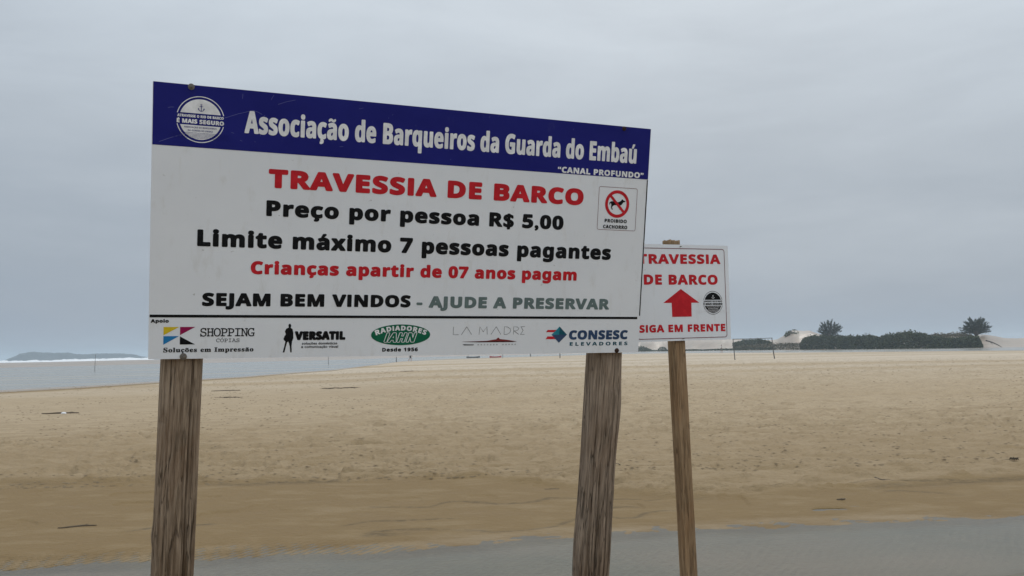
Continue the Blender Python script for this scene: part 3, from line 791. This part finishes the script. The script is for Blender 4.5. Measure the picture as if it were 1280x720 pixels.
def scrub(name, label, n, TH_, HT_, q0, q1, mat, size, seed, kind=None, cat="shrub", front=2.5):
    th = rng.uniform(TH_[0], TH_[-1], n); q = q0 + (q1 - q0) * rng.random(n) ** 1.3
    r = np.interp(th, FAR_TH, FAR_R) + q
    xy = polar(th, r); g = terrain(xy[:, 0], xy[:, 1])[0]
    lump = fbm(xy[:, 0] * .55, xy[:, 1] * .55, seed, 3); lump2 = fbm(xy[:, 0] * 1.6, xy[:, 1] * 1.6, seed + 4, 3)
    top = np.interp(th, TH_, HT_) * (.74 + .46 * lump) * (.86 + .28 * lump2)
    top = g + (top - g) * sstep(q0 - .4, q0 + front, q + (lump2 - .5) * 3)
    ok = top > g + .08
    f = rng.random(n) ** .55
    z = g + np.maximum(top - g, .05) * f
    C = np.stack([xy[:, 0], xy[:, 1], z], -1)[ok]; k = len(C)
    s = size * rng.uniform(.55, 1.3, k)
    A = rdir(k) * s[:, None]; B = rdir(k) * s[:, None] * .55
    A[:, 2] = np.abs(A[:, 2]) * .9
    tint = np.clip(.15 + .9 * (lump[ok] - .25) + rng.normal(0, .16, k), 0, 1)
    b = C.mean(0); b[2] = C[:, 2].min()
    me = leaf_mesh(name, C - b, A, B, tint)
    o = link(name, me, [mat]); o.location = b
    return tag(o, label, cat if kind is None else None, kind=kind)

SC_T = [17.7, 17.89, 18.26, 18.62, 19.54, 20.21, 20.88, 21.55, 22.21, 22.56, 23.08, 23.72, 24.36, 24.99, 25.41, 26.03, 26.44, 27.05, 27.42, 27.58]
SC_H = [1.29, 2.85, 3.36, 3.65, 3.29, 3.09, 3.1, 3.11, 2.82, 3.08, 3.32, 3.64, 3.27, 2.71, 2.35, 1.95, 2.05, 2.29, 1.97, 0.44]
scrub("dune_scrub", "dense dark green scrub covering the low dunes along the far bank", 42000, SC_T, SC_H, .3, 15, lf_m, .24, 101, kind='stuff', front=2.2)
scrub("dune_shrub", "low rounded dark shrub on the sand seen through the goal frame", 6000, [13.73, 14.16, 14.64, 15.36, 15.83, 16.07], [2.21, 2.75, 3.1, 3.12, 2.75, 1.92], 9, 17, lf_m, .22, 111, front=3)
scrub("dune_shrub", "small dark shrub capping the bare sand mound left of the trees", 1700, [16.72, 16.94, 17.2, 17.45, 17.7], [3.0, 4.9, 5.3, 5.2, 4.6], 17, 30, lf_m, .20, 121, front=2)
scrub("dry_scrub", "low brownish dry scrub at the foot of the sand mound", 5200, [13.9, 14.6, 15.97, 16.54, 17.24, 17.93], [1.3, 1.5, 1.66, 1.85, 1.89, 1.55], .5, 8, dl_m, .20, 131, kind='stuff', front=2)
scrub("dry_scrub", "dry reddish brown dune growth behind the green scrub", 3500, [24.6, 25.0, 25.6, 26.1, 26.7, 27.1], [2.6, 3.2, 3.35, 3.2, 3.0, 2.6], 18, 30, dl_m, .18, 141, kind='stuff', front=2)
scrub("bank_scrub", "thin dark line of low growth along the far water's edge", 5200, [7.6, 8.2, 8.35, 9.2, 10.5, 12, 13.5, 15, 16.2], [1.1, 1.0, .55, .35, .45, .45, .55, .8, .8], .2, 4, lf_m, .22, 151, kind='stuff', front=.7)
scrub("dune_shrub", "dark shrub low on the far sand beside the big board's right edge", 1500, [7.2, 7.5, 8.0, 8.35, 8.75], [.6, 1.5, 1.9, 1.6, .5], 2, 8, lf_m, .24, 161, front=1.5)
scrub("dune_shrub", "tiny round shrub on pale sand just left of the timber post", 500, [9.15, 9.3, 9.5, 9.7], [.7, 1.5, 1.5, .7], 4, 7, lf_m, .22, 171, front=1)

def tubes(name, paths, mat, parent, sides=6):
    V, F = [], []
    for pts, rads in paths:
        pts = [np.array(p, float) for p in pts]; base = len(V)
        for i, p in enumerate(pts):
            t = pts[min(i + 1, len(pts) - 1)] - pts[max(i - 1, 0)]; t /= np.linalg.norm(t)
            a = np.cross(t, [0.3, .9, .2]); a /= np.linalg.norm(a); b = np.cross(t, a)
            for k in range(sides):
                w_ = 2 * math.pi * k / sides; V.append(p + rads[i] * (a * math.cos(w_) + b * math.sin(w_)))
        for i in range(len(pts) - 1):
            for k in range(sides):
                F.append((base + i * sides + k, base + i * sides + (k + 1) % sides, base + (i + 1) * sides + (k + 1) % sides, base + (i + 1) * sides + k))
        e = len(V); V.append(pts[-1]); V.append(pts[0])
        for k in range(sides):
            F.append((base + (len(pts) - 1) * sides + k, base + (len(pts) - 1) * sides + (k + 1) % sides, e))
            F.append((base + (k + 1) % sides, base + k, e + 1))
    me = bpy.data.meshes.new(name); me.from_pydata([tuple(v) for v in V], [], F); me.update()
    me.polygons.foreach_set('use_smooth', [True] * len(F))
    return link(name, me, [mat], parent)

def casuarina(loc, label, spec, group, leaves_per=75, seed=1, base=1.0):
    """wispy coastal tree: branches fan out from a short trunk; spec = list of (lean degrees in the x-z plane, length)"""
    rs = np.random.default_rng(seed)
    root = empty("casuarina_tree", loc, label, "tree", group)
    paths = [([(0, 0, -.8), (.02, 0, .25), (.05, 0, base + .2)], [.24, .20, .14]), ([(-.05, 0, -.5), (-.15, .05, base)], [.14, .10]), ([(.08, 0, -.5), (.25, -.05, base)], [.13, .09])]
    Cs, As, Bs, Ts = [], [], [], []
    for lean, L in spec:
        for rep in range(3):
            az = rs.uniform(-1, 1); ln = L * rs.uniform(.82, 1.06); a = R(lean + rs.normal(0, 4))
            d = np.array([math.sin(a), az * .55 * (.4 + abs(math.cos(a)) * .6), math.cos(a)]); d /= np.linalg.norm(d)
            b0_ = np.array([rs.normal(0, .12), rs.normal(0, .12), base + rs.uniform(-.15, .35)])
            ts = np.linspace(0, 1, 7)
            pts = [b0_ + d * ln * t + np.array([0, 0, 1]) * (.10 * ln * math.sin(math.pi * t) - .03 * ln * t * t) + rs.normal(0, .02 * ln, 3) * t for t in ts]
            paths.append((pts, list(np.linspace(.05, .012, 7))))
            n = int(leaves_per * ln / 3.5)
            tv = .26 + .76 * rs.random(n) ** .9
            k = np.minimum((tv * 6).astype(int), 5); fr = np.clip(tv * 6 - k, 0, 1.3)[:, None]
            pa = np.array(pts); c = pa[k] * (1 - fr) + pa[k + 1] * fr
            spread = (.08 + .07 * np.sin(np.pi * np.clip(tv, 0, 1)))[:, None]
            c = c + rs.normal(0, 1, (n, 3)) * spread
            ax = d + rs.normal(0, .42, (n, 3)) + np.array([0, 0, .12]); ax /= np.linalg.norm(ax, axis=1)[:, None]
            sd_ = np.cross(ax, rs.normal(size=(n, 3))); sd_ /= np.linalg.norm(sd_, axis=1)[:, None]
            Cs.append(c); As.append(ax * rs.uniform(.16, .34, (n, 1))); Bs.append(sd_ * rs.uniform(.03, .075, (n, 1)))
            Ts.append(np.clip(rs.normal(.40, .2) + rs.normal(0, .15, n), 0, 1))
    tubes("trunk", paths, bk_m, root, 5)
    me = leaf_mesh("crown", np.concatenate(Cs), np.concatenate(As), np.concatenate(Bs), np.concatenate(Ts))
    link("crown", me, [cs_m], root)
    return root
xa, ya = polar(19.44, 252.0)
casuarina((xa, ya, max(ground_z(xa, ya) - .3, 1.5)), "wispy dune tree with a rounded open crown rising from the middle of the green scrub",
          [(-72, 2.7), (-64, 3.2), (-54, 3.7), (-44, 4.0), (-34, 4.3), (-25, 4.6), (-17, 4.8), (-9, 4.9), (-2, 4.9), (6, 4.8), (14, 4.7), (22, 4.6), (31, 4.5), (40, 4.4), (49, 4.0), (58, 3.5), (68, 2.9)], "trees on the dunes", 58, 5, 1.1)
xb, yb = polar(27.30, 228.0)
casuarina((xb, yb, 1.75), "two lobed dune tree standing alone on sand at the right end of the scrub",
          [(-76, 3.51), (-69, 3.69), (-61, 3.60), (-53, 3.51), (-45, 3.69), (-37, 3.96), (-30, 4.23), (-24, 4.41), (-19, 4.50), (-14, 4.23), (-8, 3.51), (3, 3.51), (9, 4.23), (15, 4.50), (21, 4.59), (27, 4.50), (34, 4.23), (41, 4.05), (49, 3.96), (56, 3.78), (64, 3.42), (72, 2.61)], "trees on the dunes", 60, 9, .75)
xc, yc = polar(21.72, 231.0)
wsh = empty("dune_sapling", (xc, yc, ground_z(xc, yc)), "thin bare twigged sapling poking out of the scrub between the two trees", "sapling")
tw, cc, aa, bb_ = [], [], [], []
for k in range(16):
    x0_ = rng.uniform(-1.3, 1.3); h_ = rng.uniform(2.4, 3.9)
    tw.append(([(x0_, 0, 0), (x0_ * 1.1, rng.uniform(-.2, .2), h_ * .6), (x0_ * 1.25, rng.uniform(-.3, .3), h_)], [.03, .02, .01]))
    for j in range(20):
        f_ = rng.uniform(.6, 1.02); cc.append((x0_ * (1 + .25 * f_) + rng.normal(0, .07), rng.normal(0, .15), h_ * f_))
tubes("stem", tw, bk_m, wsh, 5)
cc = np.array(cc); n_ = len(cc)
link("foliage", leaf_mesh("foliage", cc, rdir(n_) * .12 + np.array([0, 0, .1]), rdir(n_) * .05, rng.random(n_) * .6), [cs_m], wsh)
# root hanging down the sand beside the two lobed tree
xr, yr = polar(27.9, 211.0)
rt = tubes("fallen_branch", [([(-.6, 0, 1.9), (.6, 0, 1.55), (1.8, -.2, .9), (2.6, -.3, .35)], [.14, .12, .09, .04]), ([(.2, 0, 1.65), (.6, -.4, 1.1)], [.08, .04])], bk_m, None)
rt.location = (xr, yr, ground_z(xr, yr) - .5)
tag(rt, "dark bare branch lying down the sand slope beside the right hand tree", "branch")

# ------------------------------------------------------------------ goal frame, stakes, boats
dk = NT("dark_pole_paint"); dk_m = dk.set(color=dk.mix(dk.noise(dk.coord((2, 2, 2)), 2), (.06, .06, .065), (.12, .115, .11)), rough=.7)
gx0, gy0 = 21.45, 87.06; gx1, gy1 = 26.45, 91.20
gl = empty("goal_frame", ((gx0 + gx1) / 2, (gy0 + gy1) / 2, ground_z((gx0 + gx1) / 2, (gy0 + gy1) / 2)), "thin dark football goal frame without a net, standing on the open sand", "goal")
z0_, z1_ = ground_z(gx0, gy0), ground_z(gx1, gy1); O = np.array(gl.location)
tubes("goal_post", [([np.array([gx0, gy0, z0_ - .2]) - O, np.array([gx0 - .13, gy0, 2.22]) - O], [.042, .038])], dk_m, gl, 8)
tubes("goal_post", [([np.array([gx1 + .05, gy1, z1_ - .2]) - O, np.array([gx1 - .10, gy1, 1.2]) - O, np.array([gx1 - .16, gy1, 2.28]) - O], [.055, .048, .04])], dk_m, gl, 8)
tubes("crossbar", [([np.array([gx0 - .16, gy0, 2.21]) - O, np.array([(gx0 + gx1) / 2, (gy0 + gy1) / 2, 2.22]) - O, np.array([gx1 - .12, gy1, 2.27]) - O], [.034, .036, .034])], dk_m, gl, 8)

def stake(x, y, h, r_, label, lean=0.0, float_=False):
    z = ground_z(x, y)
    z = max(z, -1.0)
    root = empty("marker_stake", (x, y, z), label, "stake", "stakes along the channel")
    tubes("pole", [([(0, 0, -.3), (lean * .5, 0, (h - z) * .5), (lean, .02, h - z)], [r_ * 1.1, r_, r_ * .8])], dk_m, root, 8)
    if float_:
        bm = bmesh.new(); bmesh.ops.create_uvsphere(bm, u_segments=14, v_segments=9, radius=.22)
        for v in bm.verts:
            v.co.z = v.co.z * .75 + .05 * math.sin(v.co.x * 9); v.co.x *= 1.15
        me = bpy.data.meshes.new("float"); bm.to_mesh(me); bm.free()
        link("float", me, [dk_m], root, Matrix.Translation((lean, .02, h - z)))
stake(-54.06, 115.91, 2.15, .026, "thin stake in the river, left of the big board", .12)
stake(-27.99, 135.86, 2.1, .035, "thin stake in the shallows where the river narrows, beneath the figure on the board")
stake(-19.75, 151.53, .85, .07, "short stake just left of the walking person")
stake(-2.15, 181.15, 2.0, .05, "slim stake just right of the red boat")
stake(7.54, 145.66, 2.0, .075, "thick dark stake on the sand left of the right post")
stake(3.82, 201.0, .75, .10, "short stake topped by a dark lump, right of the red boat", float_=True)
stake(-49.98, 284.0, .55, .10, "far dark stake with a lump on the opposite bank, beneath the board", float_=True)

def boat(loc, rz, L, hull_m, label, mast=False):
    root = empty("rowing_boat", loc, label, "boat"); root.rotation_euler.z = rz
    ns, nk = 15, 9; V = []
    for i in range(ns):
        t = -1 + 2 * i / (ns - 1); w_ = .30 * L * .5 * (1 - abs(t) ** 2.4) + .012; sh = .30 + .14 * t * t
        for k in range(nk):
            a = math.pi * k / (nk - 1); V.append((t * L / 2, -math.cos(a) * w_, sh - sh * 1.15 * math.sin(a) ** .7))
    F = [tuple(int(q) for q in f) for f in grid_faces(ns, nk)]
    me = bpy.data.meshes.new("hull"); me.from_pydata(V, [], F); me.update()
    h = link("hull", me, [hull_m], root); sm = h.modifiers.new("solid", 'SOLIDIFY'); sm.thickness = .03
    for f_ in (-.1, .15):
        tubes("seat", [([(f_ * L, -.13 * L, .22), (f_ * L, .13 * L, .22)], [.05, .05])], bk_m, root)
    if mast: tubes("mast", [([(-.35 * L, 0, .05), (-.37 * L, 0, 1.1)], [.035, .02])], dk_m, root)
rd = NT("red_boat_paint"); rd_m = rd.set(color=rd.mix(rd.noise(rd.coord((3, 3, 3)), 2), (.42, .05, .05), (.55, .09, .08)), rough=.5)
boat((-9.0, 200.9, -.06), .10, 3.0, dk_m, "small dark rowing boat with a short mast on the channel beneath the board", True)
boat((-3.9, 195.0, -.06), -.08, 2.6, rd_m, "small red boat on the channel beneath the board")

# ------------------------------------------------------------------ the two people far off on the beach
skin = NT("skin"); skin_m = skin.set(color=skin.mix(skin.noise(skin.coord((6, 6, 6)), 2), (.30, .17, .11), (.36, .21, .14)), rough=.6)
def cloth(name, c):
    k = NT(name); return k.set(color=k.mix(k.noise(k.coord((9, 9, 9)), 2), c, tuple(v * 1.3 for v in c)), rough=.9)
def skin_mesh(name, pts, edges, rads, mat, parent, sub=2):
    me = bpy.data.meshes.new(name); me.from_pydata(pts, edges, []); me.update()
    o = bpy.data.objects.new(name, me); COL.objects.link(o)
    sk = o.modifiers.new("skin", 'SKIN'); ss = o.modifiers.new("sub", 'SUBSURF'); ss.levels = ss.render_levels = sub
    if not me.skin_vertices: me.skin_vertices.new()
    for i, r_ in enumerate(rads):
        q = r_ if isinstance(r_, tuple) else (r_, r_); me.skin_vertices[0].data[i].radius = q
    me.skin_vertices[0].data[0].use_root = True
    bpy.context.view_layer.update()
    dg = bpy.context.evaluated_depsgraph_get()
    m2 = bpy.data.meshes.new_from_object(o.evaluated_get(dg)); m2.name = name
    bpy.data.objects.remove(o)
    m2.polygons.foreach_set('use_smooth', [True] * len(m2.polygons)); m2.materials.clear()
    return link(name, m2, [mat], parent)
def person(loc, rz, label, top_m, low_m, stride):
    root = empty("person", loc, label, "person"); root.rotation_euler.z = rz
    s = stride
    pts = [(0, 0, .93), (0, 0, 1.10), (0, .01, 1.28), (0, .01, 1.42), (0, .015, 1.52), (0, .03, 1.62), (0, .02, 1.71),
           (-.09, 0, .90), (-.10, s * .20, .50), (-.10, s * .16 - .03, .09), (-.10, s * .16 + .12, .03),
           (.09, 0, .90), (.10, -s * .12, .49), (.10, -s * .42, .12), (.10, -s * .42 + .12, .04),
           (-.18, .01, 1.40), (-.23, -s * .12, 1.13), (-.22, -s * .10 + .08, .90), (-.21, -s * .08 + .12, .80),
           (.18, .01, 1.40), (.23, s * .12, 1.13), (.22, s * .20 + .06, .91), (.21, s * .25 + .08, .82)]
    ed = [(0, 1), (1, 2), (2, 3), (3, 4), (4, 5), (5, 6), (0, 7), (7, 8), (8, 9), (9, 10), (0, 11), (11, 12), (12, 13), (13, 14), (3, 15), (15, 16), (16, 17), (17, 18), (3, 19), (19, 20), (20, 21), (21, 22)]
    ra = [(.14, .10), (.125, .095), (.15, .105), (.12, .09), .055, (.085, .10), (.075, .085), .085, .060, .042, .035, .085, .060, .042, .035, .055, .042, .033, .03, .055, .042, .033, .03]
    skin_mesh("body", pts, ed, ra, skin_m, root)
    skin_mesh("shirt", [pts[0], pts[1], pts[2], (0, .01, 1.41), pts[15], (-.22, -s * .09, 1.2), pts[19], (.22, s * .09, 1.2)], [(0, 1), (1, 2), (2, 3), (3, 4), (4, 5), (3, 6), (6, 7)],
              [(.16, .12), (.145, .115), (.17, .125), (.125, .10), .07, .062, .07, .062], top_m, root)
    skin_mesh("shorts", [(0, 0, .97), pts[7], (-.10, s * .18, .52), pts[11], (.10, -s * .11, .51)], [(0, 1), (1, 2), (0, 3), (3, 4)], [(.15, .115), .105, .08, .105, .08], low_m, root)
    bm = bmesh.new(); bmesh.ops.create_uvsphere(bm, u_segments=14, v_segments=10, radius=.1)
    bmesh.ops.delete(bm, geom=[v for v in bm.verts if v.co.z < -.055 or (v.co.y > .05 and v.co.z < .035)], context='VERTS')
    me = bpy.data.meshes.new("hair"); bm.to_mesh(me); bm.free()
    link("hair", me, [dk_m], root, Matrix.Translation((0, .015, 1.675)) @ Matrix.Diagonal((.92, 1.08, 1.12, 1)))
    return root
person((-17.29, 150.7, ground_z(-17.29, 150.7)), R(-70), "person in dark clothes walking on the far sand beneath the board", cloth("dark_shirt", (.035, .035, .045)), cloth("dark_shorts", (.04, .035, .035)), 1.0)
person((45.1, 194.6, ground_z(45.1, 194.6)), R(60), "person in a pale top at the far water's edge, left of the goal frame", cloth("pale_shirt", (.50, .50, .50)), cloth("grey_shorts", (.16, .16, .17)), .5)

# ------------------------------------------------------------------ things washed up on the sand
dwm = NT("driftwood"); dwm_m = dwm.set(color=dwm.mix(dwm.noise(dwm.coord((8, 8, 30)), 1), (.085, .062, .040), (.18, .140, .095)), rough=.95)
swm = NT("dried_seaweed"); swm_m = swm.set(color=swm.mix(swm.noise(swm.coord((20, 20, 20)), 1), (.030, .022, .013), (.085, .062, .036)), rough=.9)
def driftwood(x, y, L, r_, rz, label, seed):
    rs = np.random.default_rng(seed); z = ground_z(x, y)
    pts, rads = [], []
    for i in range(9):
        t = i / 8 - .5; pts.append((t * L, L * .06 * math.sin(t * 5 + seed) + rs.normal(0, .008 * L), r_ * .5 + rs.uniform(0, .35) * r_)); rads.append(r_ * (1.05 - .75 * abs(t) ** 1.2 * 2 + rs.normal(0, .07)) + .002)
    side = [(pts[3], ), ]
    p2 = [pts[5], tuple(np.array(pts[5]) + np.array([.09 * L, .05 * L, r_ * .9])), tuple(np.array(pts[5]) + np.array([.15 * L, .10 * L, r_ * .7]))]
    o = tubes("driftwood", [(pts, [abs(q) for q in rads]), (p2, [r_ * .5, r_ * .35, r_ * .15])], dwm_m, None, 8)
    o.location = (x, y, z); o.rotation_euler.z = rz
    tag(o, label, "driftwood")
def seaweed(x, y, w_, d_, label, seed, n=40):
    rs = np.random.default_rng(seed); z = ground_z(x, y)
    paths = []
    for k in range(n):
        a = rs.uniform(-.5, .5); L = rs.uniform(.12, .4) * w_; c = np.array([rs.normal(0, w_ * .25), rs.normal(0, d_ * .25), .012])
        d = np.array([math.cos(a), math.sin(a) * .7, 0]); s_ = np.array([-d[1], d[0], 0])
        pts = [c + d * L * (t - .5) + s_ * rs.normal(0, .08 * L) + np.array([0, 0, rs.uniform(0, .03)]) for t in np.linspace(0, 1, 5)]
        paths.append((pts, [.002, .006, .007, .005, .002]))
    o = tubes("seaweed", paths, swm_m, None, 5); o.location = (x, y, z)
    tag(o, label, "seaweed")
driftwood(-13.25, 26.35, 1.05, .026, .05, "dark driftwood log on the open sand, left of the left post", 1)
driftwood(-13.05, 40.8, 1.3, .020, .10, "thin dark driftwood stick lying on the sand just right of the left post's top", 2)
driftwood(4.25, 10.75, .95, .008, -1.25, "long thin crooked twig on the sand, right of the timber post", 3)
driftwood(.41, 10.46, .17, .007, .1, "short dark twig on the damp sand between the two thick posts", 4)
driftwood(3.38, 9.46, .10, .009, .2, "stubby dark twig on damp sand nearest the shallow water", 5)
driftwood(1.30, 11.75, .14, .010, -.9, "tiny forked twig on the sand between the right post and the timber post", 6)
driftwood(-4.25, 8.80, .34, .008, .25, "low crooked twig half buried in damp sand, bottom left", 7)
seaweed(6.28, 11.42, .13, .07, "small curled dark seaweed clump at the right edge of the sand", 8, 14)
seaweed(-7.6, 39.3, 1.5, .5, "widest clump of dry seaweed on the mid beach, right of the left post", 9, 30)
seaweed(-7.9, 67.0, 1.2, .6, "dry seaweed clump on the far sand below the green oval mark", 10, 30)
seaweed(-10.6, 33.6, .9, .3, "thin dry seaweed line on the sand just left of the left post", 11, 22)
seaweed(-14.6, 22.6, .7, .25, "small dry seaweed heap at the left edge of the beach", 12, 20)
# pale shell next to the log
bm = bmesh.new(); bmesh.ops.create_uvsphere(bm, u_segments=12, v_segments=8, radius=.06)
for v in bm.verts: v.co.z = max(-.01, v.co.z * .7); v.co.x *= 1.3 + .1 * math.sin(6 * v.co.y / .06)
me = bpy.data.meshes.new("shell"); bm.to_mesh(me); bm.free()
sh_o = link("shell", me, [WHITE]); sh_o.location = (-13.05, 26.1, ground_z(-13.05, 26.1) + .02)
tag(sh_o, "pale shell lying against the dark driftwood log", "shell")
flk = NT("wrack_shadow_fleck"); flk_m = flk.set(color=flk.mix(flk.noise(flk.coord((1.5, 1.5, 1)), 1), (.135, .095, .052), (.27, .20, .115)), rough=.95)
# countless small flecks of wrack, also standing in for tiny shadows on the sand
V, F = [], []
N_ = 11000
lx = rng.uniform(-1, 1, N_); ly = 11.3 + 70 * rng.random(N_) ** 1.7
lx = lx * ly * .75
keep = fbm(lx * .25, ly * .2, 91) > .40
lx, ly = lx[keep], ly[keep]
lz = terrain(lx, ly)[0]
sz = rng.uniform(.003, .013, len(lx)) * (1 + ly / 45)
an = rng.uniform(-.45, .45, len(lx))
dx, dy = np.cos(an) * sz * 2.6, np.sin(an) * sz * 1.2
Cc = np.stack([lx, ly, lz + .006], -1); A_ = np.stack([dx, dy, rng.uniform(-.3, .3, len(lx)) * sz], -1); B_ = np.stack([-dy * .35, dx * .35, rng.uniform(0, .5, len(lx)) * sz], -1)
tp = Cc + np.stack([0 * sz, 0 * sz, sz * .5], -1)
Vv = np.stack([Cc - A_, Cc + B_, Cc + A_, Cc - B_, tp], 1).reshape(-1, 3)
b_ = np.arange(len(lx))[:, None] * 5
Ff = np.concatenate([b_ + np.array([[0, 3, 4]]), b_ + np.array([[3, 2, 4]]), b_ + np.array([[2, 1, 4]]), b_ + np.array([[1, 0, 4]])])
tag(link("wrack_shadow_flecks", np_mesh("wrack_shadow_flecks", Vv, Ff, False), [flk_m]), kind='stuff')

bpy.data.objects.remove(_to)
